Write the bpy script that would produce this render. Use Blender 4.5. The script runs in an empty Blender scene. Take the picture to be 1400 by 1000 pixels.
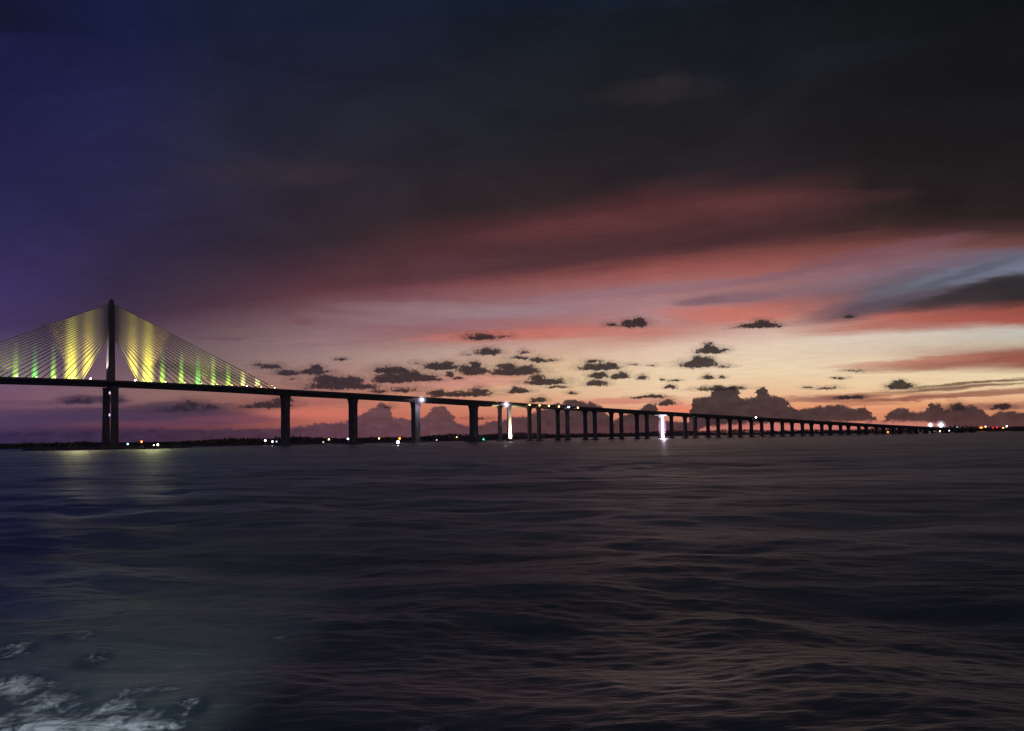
import bpy, bmesh, math, random
import numpy as np
from mathutils import Vector, Matrix
random.seed(7); np.random.seed(7)
S = bpy.context.scene
COL = S.collection
R = math.radians

# ---------------------------------------------------------------- camera
F, CX, CY = 1450.0, 700.0, 500.0
H_CAM = 6.0
PITCH = math.atan(96.3/F); ROLL = math.atan(0.0155)
fwd = Vector((0, math.cos(PITCH), math.sin(PITCH)))
r0 = Vector((1, 0, 0)); u0 = Vector((0, -math.sin(PITCH), math.cos(PITCH)))
right = math.cos(ROLL)*r0 - math.sin(ROLL)*u0
up = math.sin(ROLL)*r0 + math.cos(ROLL)*u0
cam_d = bpy.data.cameras.new('camera'); cam = bpy.data.objects.new('camera', cam_d); COL.objects.link(cam)
M = Matrix((right, up, -fwd)).transposed().to_4x4(); M.translation = (0, 0, H_CAM)
cam.matrix_world = M
cam_d.sensor_width = 36; cam_d.lens = 36*F/1400; cam_d.clip_start = 0.5; cam_d.clip_end = 60000
S.camera = cam

def ray(px, py):
    return ((px-CX)*right + (CY-py)*up + F*fwd).normalized()
def at(px, py, Y):                       # point of the place seen towards (px, py) at northing Y
    d = ray(px, py); return Vector((0, 0, H_CAM)) + d*(Y/d.y)
def azel(px, py):
    d = ray(px, py); return math.degrees(math.atan2(d.x, d.y)), math.degrees(math.asin(d.z))
def s2l(c):
    return tuple(((v/255)/12.92 if v <= 10 else ((v/255+.055)/1.055)**2.4) for v in c)

# ---------------------------------------------------------------- node helper
class NT:
    def __init__(s, nt): s.nt = nt; s.n = nt.nodes; s.l = nt.links
    def put(s, sock, v):
        if v is None: return
        if isinstance(v, bpy.types.NodeSocket): s.l.new(v, sock)
        elif isinstance(v, (int, float)): sock.default_value = (v if sock.type == 'VALUE' else (v, v, v) if sock.type == 'VECTOR' else (v, v, v, 1))
        else: sock.default_value = (tuple(v)+(1,))[:4] if sock.type == 'RGBA' else tuple(v)
    def m(s, op, a, b=None, c=None, clamp=False):
        n = s.n.new('ShaderNodeMath'); n.operation = op; n.use_clamp = clamp
        s.put(n.inputs[0], a); s.put(n.inputs[1], b); s.put(n.inputs[2], c); return n.outputs[0]
    def v(s, op, a, b=None, c=None):
        n = s.n.new('ShaderNodeVectorMath'); n.operation = op
        s.put(n.inputs[0], a); s.put(n.inputs[1], b); s.put(n.inputs[2], c)
        return n.outputs['Value'] if op in ('LENGTH', 'DOT_PRODUCT', 'DISTANCE') else n.outputs[0]
    def xyz(s, x, y, z=0):
        n = s.n.new('ShaderNodeCombineXYZ'); s.put(n.inputs[0], x); s.put(n.inputs[1], y); s.put(n.inputs[2], z); return n.outputs[0]
    def sep(s, v):
        n = s.n.new('ShaderNodeSeparateXYZ'); s.put(n.inputs[0], v); return n.outputs
    def ss(s, x, a, b, lo=0, hi=1, kind='SMOOTHSTEP'):
        n = s.n.new('ShaderNodeMapRange'); n.interpolation_type = kind; n.clamp = True
        for i, q in enumerate((x, a, b, lo, hi)): s.put(n.inputs[i], q)
        return n.outputs[0]
    def mix(s, f, a, b, mode='MIX'):
        n = s.n.new('ShaderNodeMix'); n.data_type = 'RGBA'; n.blend_type = mode
        s.put(n.inputs[0], f); s.put(n.inputs[6], a); s.put(n.inputs[7], b); return n.outputs[2]
    def noise(s, v, scale, detail=3, rough=.5, dist=0, color=False):
        n = s.n.new('ShaderNodeTexNoise'); s.put(n.inputs['Vector'], v)
        n.inputs['Scale'].default_value = scale; n.inputs['Detail'].default_value = detail
        n.inputs['Roughness'].default_value = rough; n.inputs['Distortion'].default_value = dist
        return n.outputs['Color'] if color else n.outputs['Fac']
    def ramp(s, f, stops):
        n = s.n.new('ShaderNodeValToRGB'); s.put(n.inputs[0], f); e = n.color_ramp.elements
        stops = sorted(stops)
        e[0].position, e[0].color = stops[0][0], (*stops[0][1], 1)
        e[1].position, e[1].color = stops[-1][0], (*stops[-1][1], 1)
        for p, c in stops[1:-1]:
            q = e.new(p); q.color = (*c, 1)
        return n.outputs[0]
    def curve(s, x, pts, xr, yr):        # piecewise function through pts
        t = s.ss(x, xr[0], xr[1], kind='LINEAR')
        n = s.n.new('ShaderNodeFloatCurve'); s.put(n.inputs['Value'], t)
        c = n.mapping.curves[0]
        pts = sorted(((p[0]-xr[0])/(xr[1]-xr[0]), (p[1]-yr[0])/(yr[1]-yr[0])) for p in pts)
        c.points[0].location = pts[0]; c.points[1].location = pts[-1]
        for p in pts[1:-1]: c.points.new(*p)
        for p in c.points: p.handle_type = 'VECTOR'
        n.mapping.update()
        return s.m('MULTIPLY_ADD', n.outputs[0], yr[1]-yr[0], yr[0])

# ---------------------------------------------------------------- sky (world, by direction)
W = bpy.data.worlds.new('World'); S.world = W; W.use_nodes = True
W.node_tree.nodes.clear(); w = NT(W.node_tree)
tc = w.n.new('ShaderNodeTexCoord')
dx, dy, dz = w.sep(tc.outputs['Generated'])
az = w.m('DEGREES', w.m('ARCTAN2', dx, dy))
el = w.m('MULTIPLY', w.m('ARCSINE', dz), 57.29578)
P = w.xyz(az, el)
# slow warp that gives the high cloud sheets their drift
Pa = w.v('MULTIPLY', P, (.12, .9, 1))
n1 = w.m('SUBTRACT', w.noise(w.v('ADD', Pa, (3.1, 1.7, 0)), .55, 4, .55), .5)
n2 = w.m('SUBTRACT', w.noise(w.v('MULTIPLY', P, (.35, 3.2, 1)), 1.0, 5, .6), .5)
elw = w.m('ADD', el, w.m('ADD', w.m('MULTIPLY', n1, .55), w.m('MULTIPLY', n2, .34)))
# the lower edge of the dark overcast, as elevation over azimuth
EDGE = {-500: 470, 0: 445, 150: 435, 300: 415, 450: 400, 600: 388, 750: 378, 900: 352, 1050: 332, 1200: 308, 1400: 315, 1900: 300}
def edge_px(x):
    return float(np.interp(x, list(EDGE), list(EDGE.values())))
edge = w.curve(az, [azel(x, y) for x, y in EDGE.items()], (-45, 45), (0, 20))
t_lo = w.m('DIVIDE', elw, edge)                                   # 0 horizon .. 1 edge
t_hi = w.m('DIVIDE', w.m('SUBTRACT', elw, edge), 40)
tt = w.m('ADD', w.m('MULTIPLY', w.m('MINIMUM', t_lo, 1.0), .6), w.m('MAXIMUM', t_hi, 0))
tt = w.m('ADD', tt, .05)
def tpos(x, y):
    a, e = azel(x, y); _, ed = azel(x, edge_px(x))
    return .05 + (.6*min(e/ed, 1) if e < ed else .6 + (e-ed)/40)
COLS = {
 0: [(-20,(20,24,49)),(0,(25,27,63)),(150,(32,31,72)),(300,(44,40,80)),(400,(60,49,96)),(445,(66,52,92)),(490,(88,72,106)),(520,(110,85,112)),(545,(115,76,102)),(570,(88,62,94)),(590,(62,45,86)),(604,(45,38,76))],
 150: [(0,(25,29,63)),(150,(36,36,74)),(300,(44,39,72)),(400,(54,44,70)),(440,(67,50,74)),(480,(95,74,93)),(520,(119,90,100)),(545,(135,96,100)),(565,(112,74,88)),(585,(91,52,74)),(605,(55,40,65))],
 300: [(0,(25,31,55)),(200,(39,38,57)),(330,(46,39,57)),(390,(66,48,62)),(415,(75,52,65)),(440,(97,71,82)),(480,(122,99,103)),(510,(132,104,101)),(540,(144,100,91)),(560,(132,78,77)),(580,(115,61,71)),(603,(80,50,65))],
 450: [(0,(24,30,50)),(200,(39,37,50)),(330,(49,39,46)),(385,(85,52,62)),(400,(99,60,68)),(425,(119,85,94)),(455,(138,107,113)),(490,(159,128,124)),(520,(163,116,107)),(550,(178,103,86)),(575,(188,95,76)),(603,(110,65,70))],
 600: [(0,(23,29,45)),(200,(37,36,45)),(290,(47,38,42)),(340,(80,48,54)),(372,(90,56,62)),(392,(116,68,73)),(412,(132,91,96)),(430,(146,114,120)),(445,(146,96,103)),(458,(155,104,103)),(480,(181,150,139)),(510,(187,147,127)),(540,(207,138,106)),(570,(201,103,79)),(597,(147,74,69))],
 750: [(0,(22,28,38)),(200,(34,34,39)),(280,(50,38,41)),(310,(86,48,50)),(345,(76,47,51)),(362,(88,54,57)),(378,(122,69,70)),(392,(145,90,90)),(405,(149,101,104)),(420,(154,120,128)),(440,(163,111,112)),(455,(186,101,88)),(470,(200,158,144)),(500,(215,179,142)),(530,(220,182,144)),(555,(217,144,104)),(575,(198,103,82)),(595,(142,81,76))],
 900: [(0,(21,27,35)),(150,(31,31,36)),(240,(39,34,39)),(280,(82,46,48)),(310,(80,48,50)),(338,(84,50,53)),(352,(112,64,64)),(368,(150,84,80)),(385,(160,102,100)),(400,(165,118,120)),(430,(172,132,135)),(450,(185,127,120)),(463,(192,138,126)),(478,(222,190,170)),(510,(233,204,168)),(540,(236,198,158)),(560,(228,145,105)),(580,(200,110,90)),(594,(130,75,75))],
 1050: [(0,(21,24,30)),(150,(30,30,35)),(240,(40,33,38)),(270,(84,48,48)),(290,(78,46,48)),(321,(72,45,47)),(338,(100,58,57)),(356,(140,79,74)),(372,(156,94,89)),(384,(156,108,108)),(405,(142,105,113)),(420,(180,106,96)),(435,(190,120,110)),(450,(202,165,153)),(475,(226,201,178)),(510,(234,208,170)),(535,(232,186,142)),(560,(227,142,98)),(592,(165,85,78))],
 1200: [(0,(20,22,26)),(150,(29,28,31)),(270,(38,31,33)),(304,(55,39,39)),(323,(92,56,54)),(341,(128,75,71)),(345,(134,80,78)),(355,(132,86,92)),(375,(128,103,115)),(395,(106,88,98)),(415,(120,90,98)),(432,(176,100,88)),(448,(190,128,116)),(456,(216,201,186)),(480,(216,192,167)),(500,(233,208,172)),(530,(235,200,155)),(550,(236,162,106)),(575,(216,122,88)),(588,(150,80,72))],
 1400: [(0,(18,19,22)),(150,(27,26,30)),(294,(38,31,32)),(321,(82,53,51)),(341,(112,73,72)),(350,(106,100,116)),(368,(116,122,142)),(380,(68,67,74)),(405,(52,48,50)),(418,(130,68,60)),(440,(165,80,68)),(452,(195,190,180)),(472,(190,172,150)),(485,(150,85,70)),(500,(150,90,72)),(512,(234,212,170)),(535,(233,196,150)),(555,(222,142,95)),(586,(125,72,63))],
}
stops_by = {}
for x, lst in COLS.items():
    st = [(tpos(x, y), s2l(c)) for y, c in lst]
    d = min(st)[1]
    st.append((0.0, tuple(q*.55 for q in d)))
    topc = max(st)[1]
    st = [(min(p, .985), c) for p, c in st] + [(1.0, topc)] if max(st)[0] < .985 else [(min(p, .999), c) for p, c in st]
    stops_by[x] = st
lo = [(p, tuple(np.array(c)*np.array((.7, .75, 1.0)))) for p, c in stops_by[0]]
stops_by = {-500: lo, **stops_by, 1900: [(p, tuple(np.array(c)*.5)) for p, c in stops_by[1400]]}
xs = list(stops_by); azs = [azel(x, 500)[0] for x in xs]
base = w.ramp(tt, stops_by[xs[0]])
for i in range(1, len(xs)):
    f = w.ss(az, azs[i-1], azs[i], kind='LINEAR' if 1 < i < len(xs)-1 else 'SMOOTHSTEP')
    base = w.mix(f, base, w.ramp(tt, stops_by[xs[i]]))
# overhead: overcast night; unseen sky behind brightened to light near faces
over = w.ramp(w.ss(el, 20, 90, kind='LINEAR'), [(0, s2l((24, 27, 36))), (.35, s2l((30, 30, 33))), (1, s2l((24, 25, 29)))])
lefttint = w.ss(az, -34, -12, 1, 0)
over = w.mix(lefttint, over, s2l((26, 27, 66)))
base = w.mix(w.ss(el, 22, 34), base, over)
base = w.mix(w.m('MULTIPLY', w.ss(w.m('ABSOLUTE', az), 60, 120), w.ss(el, 88, 70)), base, w.mix(w.ss(az, -60, 60), s2l((56, 54, 68)), s2l((58, 56, 58))))
# a little of the real dusk sky model underneath
sk = w.n.new('ShaderNodeTexSky'); sk.sky_type = 'NISHITA'; sk.sun_disc = False
SUN_AZ, SUN_EL = R(8), R(-3.0)
sk.sun_elevation = SUN_EL; sk.sun_rotation = SUN_AZ
base = w.mix(1.0, base, w.mix(.0006, (0, 0, 0), sk.outputs[0]), 'ADD')

PXD = 57.29578/F
# soft strokes: (px, py, rx, ry, slope deg, colour, opacity)
STROKES = [
 (905,124,80,13,2,(54,46,46),.35), (925,110,20,10,0,(56,47,46),.3), (390,236,105,14,3,(60,47,52),.22), (430,240,40,10,5,(62,47,52),.2),
 (1080,92,130,14,4,(26,31,40),.5), (1320,100,110,30,0,(22,23,25),.5), (700,8,500,10,0,(24,32,50),.4),
 (850,303,180,12,5,(98,56,56),.4), (1080,278,120,10,0,(88,52,52),.35), (840,343,230,10,7,(74,48,52),.5), (640,362,150,10,9,(80,52,58),.4),
 (1020,322,110,8,8,(66,42,46),.6), (1000,408,60,6,3,(125,95,105),.7), (960,412,30,4,4,(120,92,102),.5),
 (980,430,70,9,-4,(205,112,95),.55), (1180,422,70,11,9,(98,80,92),.7), (1240,405,60,9,12,(100,92,104),.6), (1265,390,70,9,12,(104,106,122),.6),
 (1365,368,55,8,14,(118,126,148),.6), (1350,395,70,9,9,(50,46,50),.85), (1395,398,45,14,6,(44,42,44),.7), (1330,372,50,4,15,(76,74,86),.6), (1230,412,70,6,10,(84,72,84),.6), (1290,378,30,4,12,(128,130,148),.5), (1300,412,60,8,6,(60,50,54),.7),
 (1000,387,120,5,5,(138,104,116),.5), (1130,366,100,5,7,(124,90,102),.5), (850,398,110,5,4,(142,112,124),.5), (720,428,90,5,3,(150,120,132),.4), (1320,372,100,13,11,(96,98,114),.5),
 (1200,345,90,8,6,(120,84,96),.5), (1300,360,60,6,10,(112,92,108),.6),
 (1300,440,140,8,2,(165,84,72),.5), (1330,493,110,7,3,(150,80,66),.85), (1240,496,80,4,2,(190,120,98),.6),
 (700,458,110,6,2,(195,112,102),.7), (820,456,80,6,-1,(196,116,104),.6), (560,440,110,6,-4,(152,122,130),.25), (620,424,130,8,-2,(160,130,138),.35),
 (660,520,60,10,0,(210,140,120),.8), (560,524,80,7,0,(190,125,115),.6), (410,440,14,3,0,(120,75,82),.6), (300,463,28,2.5,0,(100,72,88),.6),
 (500,462,90,3,3,(150,112,118),.3), (430,472,60,3,3,(135,100,110),.3),
 (860,548,60,4,2,(200,110,95),.7), (930,560,30,7,0,(232,120,88),.9),
 (130,448,60,8,0,(60,48,75),.5), (190,567,125,8,-1,(72,52,78),.9), (120,572,90,6,0,(76,54,80),.6), (252,557,46,7,0,(70,54,74),.85), (30,598,200,9,0,(62,44,72),.8), (300,600,160,8,0,(78,50,66),.7), (40,574,90,7,3,(72,52,90),.6),
 (110,546,22,5,0,(72,52,76),.8), (150,547,16,6,0,(68,50,74),.8), (250,578,90,3,0,(96,58,82),.7), (60,550,40,3,0,(98,66,90),.6),
 (330,572,60,4,0,(120,66,80),.6), (430,565,60,6,0,(215,105,85),.6), (420,550,60,4,0,(165,90,88),.6), (530,587,28,4,0,(150,72,78),.9),
 (270,508,32,7,-6,(62,62,66),.75), (225,498,30,4,-4,(70,68,72),.5), (310,516,30,5,-8,(66,64,64),.6),
 (1130,545,55,4,0,(140,80,75),.8), (1300,531,90,2,2.2,(120,82,66),.9), (1340,523,90,1.6,3,(110,78,62),.9), (1330,539,120,3,2.5,(146,82,66),.85),
 (1230,546,70,2,1,(150,88,70),.8), (1200,541,60,1.5,1,(160,96,76),.7), (1180,553,50,2,0,(170,98,80),.6), (1350,556,60,4,0,(120,75,68),.7),
 (1230,580,50,4,-1,(205,122,104),.8), (1100,586,150,5,-1,(205,108,98),.8), (890,590,40,4,0,(190,95,92),.7),
]
Ps = w.v('ADD', P, w.xyz(w.m('MULTIPLY', n1, 1.4), w.m('MULTIPLY', n2, .35)))
Ps = w.v('ADD', Ps, w.v('MULTIPLY', w.v('SUBTRACT', w.noise(w.v('MULTIPLY', P, (.8, 4, 1)), 1.3, 4, .6, 0, True), (.5, .5, .5)), (1.2, .22, 0)))
def stroke(base, px, py, rx, ry, sl, c, o):
    a, e = azel(px, py); sl = -R(sl)
    px_ = w.v('SUBTRACT', Ps, (a, e, 0))
    k1 = 1/(rx*PXD); k2 = 1/(ry*PXD)
    u = w.v('DOT_PRODUCT', px_, (k1*math.cos(sl), -k1*math.sin(sl), 0)); v_ = w.v('DOT_PRODUCT', px_, (k2*math.sin(sl), k2*math.cos(sl), 0))
    d2 = w.m('MULTIPLY_ADD', u, u, w.m('MULTIPLY', v_, v_))
    return w.mix(w.ss(d2, 0, 2.6, o, 0), base, s2l(c))
for q in STROKES:
    if q[1] <= 405: base = stroke(base, *q)
# fine wisps over everything
wis = w.noise(w.v('MULTIPLY', P, (.5, 5, 1)), 1.6, 6, .65)
blo = w.noise(w.v('MULTIPLY', P, (.5, 1.1, 1)), .22, 5, .58, .8)
wisf = w.m('MULTIPLY', w.ss(wis, .25, .75, .92, 1.08, 'LINEAR'), w.m('ADD', w.m('MULTIPLY', w.m('SUBTRACT', w.ss(blo, .3, .7, .88, 1.13), 1), w.ss(el, 6, 11)), 1))
high = w.v('MULTIPLY', base, wisf)           # what the upper sky needs
for q in STROKES:
    if q[1] > 405: base = stroke(base, *q)
base = w.v('MULTIPLY', base, wisf)

hs = w.n.new('ShaderNodeHueSaturation'); w.l.new(base, hs.inputs['Color']); w.l.new(w.ss(el, 1, 8, .93, 1.0), hs.inputs['Saturation']); base = hs.outputs[0]
# cauliflower noise for the hard-edged low cumulus
ncol = w.v('SUBTRACT', w.noise(w.v('MULTIPLY', P, (1, 1.25, 1)), 3.2, 6, .62, .3, True), (.5, .5, .5))
Pc = w.v('MULTIPLY_ADD', ncol, (.8, .5, 0), P)
Pb = w.v('MULTIPLY_ADD', ncol, (.75, .30, 0), P)
sx, sy, _ = w.sep(Pc)
TOP_L = [(-200,590),(0,592),(200,588),(300,587),(400,585),(430,580),(470,577),(485,571),(500,563),(513,556),(521,551),(531,553),(538,571),(560,573),(580,570),(592,558),(603,554),(616,563),(626,580),(650,584),(665,577),(690,574),(700,570)]
TOP_R = [(690,574),(700,572),(720,568),(745,560),(760,552),(780,546),(800,549),(822,556),(838,577),(855,568),(872,562),(883,553),(896,552),(903,575),(930,577),(942,576),(946,545),(962,543),(972,541),(976,531),(1008,531),(1013,545),(1030,545),(1037,532),(1046,529),(1055,541),(1074,544),(1080,556),(1090,560),(1120,556),(1145,554),(1165,557),(1172,560),(1182,555),(1192,567),(1200,577)]
TOP_F = [(1190,567),(1200,578),(1208,575),(1215,562),(1230,557),(1250,563),(1265,564),(1270,552),(1285,551),(1292,561),(1310,558),(1330,554),(1345,562),(1352,569),(1366,562),(1400,563),(1500,560),(1700,570)]
def ctop(pts):
    q = [azel(*p) for p in pts]; return w.curve(sx, q, (q[0][0], q[-1][0]), (-1, 3.5))
cl, cr, cf = ctop(TOP_L), ctop(TOP_R), ctop(TOP_F)
a1, a2 = azel(700, 570)[0], azel(1198, 575)[0]
top = w.m('ADD', w.m('MULTIPLY', cl, w.m('LESS_THAN', sx, a1)), w.m('MULTIPLY', w.m('MULTIPLY', cr, w.m('GREATER_THAN', sx, a1)), w.m('LESS_THAN', sx, a2)))
top = w.m('ADD', top, w.m('MULTIPLY', cf, w.m('GREATER_THAN', sx, a2)))
bank = w.ss(w.m('SUBTRACT', top, sy), -.06, .08)
BOT = [(-200,640),(935,640),(960,584),(1000,580),(1100,577),(1200,576),(1265,577),(1300,583),(1330,640),(1600,640)]
qb = [azel(*p) for p in BOT]; bot = w.curve(sx, qb, (qb[0][0], qb[-1][0]), (-3, 3))
bank = w.m('MULTIPLY', bank, w.ss(w.m('SUBTRACT', sy, bot), -.12, .1))
bankc = w.ramp(w.ss(az, azel(0, 590)[0], azel(1400, 580)[0], kind='LINEAR'),
    [(0, s2l((58, 44, 80))), (.2, s2l((72, 50, 72))), (.33, s2l((82, 62, 80))), (.45, s2l((88, 70, 82))), (.6, s2l((90, 66, 70))), (.7, s2l((74, 60, 64))), (.85, s2l((86, 66, 68))), (1, s2l((88, 66, 66)))])
bn = w.noise(w.v('MULTIPLY', P, (.8, 1.4, 1)), 1.8, 5, .6)
bankc = w.v('MULTIPLY', bankc, w.m('MULTIPLY', w.ss(bn, .3, .75, .62, 1.28, 'LINEAR'), w.ss(az, -8, 2, .88, .66)))
bankc = w.mix(w.m('MULTIPLY', w.ss(el, .9, -.1, 0, .15), w.ss(az, -20, -8)), bankc, s2l((150, 75, 82)))
base = w.mix(w.m('MULTIPLY', bank, w.ss(az, -6, 4, .86, .97)), base, bankc)
# individual small clouds: (px, py, rx, ry, weight)
BL = [(657,461,22,6,.8),(686,460,12,4,.5),(667,481,18,6,1),(640,484,9,3,.5),(717,481,7,4,.6),(712,489,15,3,.7),(736,492,12,5,.9),(755,493,9,3,.5),
 (604,501,24,7,1),(646,506,19,10,1),(650,499,9,6,1),(614,512,6,5,.8),(626,517,7,4,.7),(703,508,34,8,1),(694,502,14,7,1),(722,505,14,7,1),
 (746,522,27,6,1),(735,517,10,7,1),(762,529,15,2.5,.8),(818,502,25,6,1),(835,499,9,5,.9),(811,494,12,3,.6),(818,513,13,6,1),(848,514,12,6,1),(816,524,15,5,1),(877,516,8,4,.8),
 (891,500,7,2,.45),(864,499,9,2,.45),(781,537,7,3,.8),(711,535,16,4,1),(703,532,6,4,1),(736,547,11,5,1),(632,539,40,5,1),(655,535,12,7,1),(600,537,16,5,.8),
 (917,529,7,4,.9),(906,519,5,2,.7),(923,520,8,2,.7),(888,543,24,2,.8),(898,542,12,3,.9),(866,443,19,7,1),(872,438,8,5,1),(836,444,11,4,.6),
 (971,479,18,6,1),(968,474,8,6,1),(990,478,10,3,.6),(954,498,24,7,1),(962,493,14,7,1),(952,491,6,6,1),(990,501,11,3,.55),(968,516,8,4,.9),(986,516,6,3,.8),
 (910,551,13,5,1),(1038,445,27,5,1),(1043,441,10,6,1),(1160,433,9,2.5,.7),(1148,517,9,2.5,.8),(1167,507,14,1.8,.6),(1232,528,17,5,1),(1230,524,9,5,1),(1130,531,16,2.5,.6),
 (1160,544,20,3,1),(985,531,30,4,1),(1370,556,11,5,.9),(1308,556,8,8,.7),(1105,530,8,2,.6),
 (370,501,15,5,1),(353,499,7,3,.5),(394,510,16,5,1),(427,508,16,6,1),(433,503,9,5,.9),(466,491,8,3,.8),(468,526,44,9,1),(447,519,20,9,1),(482,520,18,6,.9),(500,527,17,6,.8),
 (536,506,23,7,1),(541,517,31,10,1),(563,512,14,8,1),(583,517,19,7,.9),(549,533,28,5,.6),(517,535,14,4,.6),(401,518,8,3,.5),(445,508,8,3,.5),(570,497,8,3,.4),
 (370,554,29,6,.9),(385,548,16,6,.85),(340,556,12,4,.6),(288,557,14,4,.7),(258,553,16,7,.7),(245,559,40,6,.6),(108,548,18,6,.7),(152,546,14,6,.7),(530,556,8,4,.5),(655,572,14,2,.6)]
fld = None
for px, py, rx, ry, wt in BL:
    a, e = azel(px, py); e -= .3*ry*PXD; kx, ky = 1/(rx*PXD*1.46), 1/(ry*PXD*1.5)
    m1 = w.v('MULTIPLY_ADD', Pb, (kx, ky, 0), (-a*kx, -e*ky, 0))
    m2 = w.v('MULTIPLY_ADD', Pb, (kx, ky*2.4, 0), (-a*kx, -e*ky*2.4, 0))
    d = w.v('LENGTH', w.v('MINIMUM', m1, m2))
    q = w.m('MULTIPLY_ADD', d, -wt, wt)
    fld = q if fld is None else w.m('MAXIMUM', fld, q)
n4 = w.noise(P, 7, 5, .6)
n5 = w.noise(w.v('MULTIPLY', P, (1, 2, 1)), 1.6, 3, .6)
fld = w.m('ADD', fld, w.m('ADD', w.m('MULTIPLY', w.m('SUBTRACT', n4, .5), .8), w.m('MULTIPLY', w.m('SUBTRACT', n5, .48), .9)))
al = w.m('MAXIMUM', w.ss(fld, .05, .50), w.ss(fld, -.4, .2, 0, .26))
cc = w.ramp(w.ss(az, azel(50, 550)[0], azel(1250, 500)[0], kind='LINEAR'), [(0, s2l((66, 49, 74))), (.25, s2l((58, 47, 57))), (.5, s2l((54, 44, 49))), (1, s2l((50, 41, 44)))])
cc = w.v('MULTIPLY', cc, w.ss(w.noise(P, 3.5, 4, .6), .3, .7, .50, .95, 'LINEAR'))
base = w.mix(w.m('MULTIPLY', al, .95), base, cc)
bgn = w.n.new('ShaderNodeBackground'); w.l.new(base, bgn.inputs[0])
bgh = w.n.new('ShaderNodeBackground'); w.l.new(high, bgh.inputs[0])
mx = w.n.new('ShaderNodeMixShader')
gate = w.m('MULTIPLY', w.m('MULTIPLY', w.m('LESS_THAN', el, 9.8), w.m('GREATER_THAN', el, -3)), w.m('LESS_THAN', w.m('ABSOLUTE', az), 50))
w.l.new(gate, mx.inputs[0]); w.l.new(bgh.outputs[0], mx.inputs[1]); w.l.new(bgn.outputs[0], mx.inputs[2])
wo = w.n.new('ShaderNodeOutputWorld'); w.l.new(mx.outputs[0], wo.inputs[0])
W.cycles.sampling_method = 'MANUAL'; W.cycles.sample_map_resolution = 512

# ---------------------------------------------------------------- materials
def mat(name, col, rough=.8, noise=0, scale=.5, metal=0, spec=.5, emis=None, estr=0):
    m = bpy.data.materials.new(name); m.use_nodes = True; t = NT(m.node_tree)
    b = m.node_tree.nodes['Principled BSDF']; b.inputs['Roughness'].default_value = rough
    b.inputs['Metallic'].default_value = metal; b.inputs['Specular IOR Level'].default_value = spec
    if noise:
        g = t.n.new('ShaderNodeTexCoord')
        nn = t.noise(t.v('MULTIPLY', g.outputs['Object'], (1, 1, .35)), scale, 5, .6)
        c = t.mix(t.ss(nn, .25, .75), tuple(q*(1-noise) for q in col), tuple(min(1, q*(1+noise)) for q in col)); t.l.new(c, b.inputs['Base Color'])
    else: b.inputs['Base Color'].default_value = (*col, 1)
    if emis: b.inputs['Emission Color'].default_value = (*emis, 1); b.inputs['Emission Strength'].default_value = estr
    return m
M_conc = mat('concrete', (.23, .205, .22), .85, .3, .25)
M_deck = mat('deck_concrete', (.24, .22, .22), .9, .3, .15)
M_asph = mat('asphalt', (.05, .05, .05), .9, .2, .3)
M_cable = mat('cable_paint', (.66, .56, .2), .7, .1, 1)
M_metal = mat('galvanised_metal', (.2, .2, .2), .5, .2, 1, .6)
M_rock = mat('rock', (.2, .18, .17), .95, .5, .8)
M_land = mat('land', (.10, .085, .08), .95, .4, .02)
M_leaf = mat('foliage', (.17, .15, .16), .9, .5, .2)
M_hull = mat('hull_paint', (.35, .35, .36), .4, .15, 1)
M_dark = mat('dark_paint', (.03, .03, .035), .5, .2, 1)
M_wood = mat('weathered_timber', (.1, .07, .05), .9, .4, 1)
M_truck = mat('truck_paint', (.25, .25, .27), .5, .15, 1)
M_tyre = mat('tyre_rubber', (.02, .02, .02), .9, .2, 2)
M_green_p = mat('green_paint', (.02, .12, .05), .5, .2, 1)
def glow(name, col, s):
    m = mat('lamp_'+name, (.05, .05, .05), .4, emis=s2l(col), estr=s); m.cycles.emission_sampling = 'NONE'; return m
G_white = glow('white', (255, 245, 235), 14); G_warm = glow('warm', (255, 205, 130), 12); G_orange = glow('orange', (255, 120, 40), 9)
G_cyan = glow('cyan', (150, 230, 240), 5); G_green = glow('green', (40, 255, 170), 5); G_red = glow('red', (255, 30, 30), 6)
G_yel = glow('yellow', (255, 225, 130), 9); G_lil = glow('lilac', (235, 220, 255), 18); G_dim = glow('dim', (200, 190, 200), 1.6)
G_big = glow('bright', (255, 250, 240), 30); G_pink = glow('cabin', (255, 205, 215), 2.2)

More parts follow.
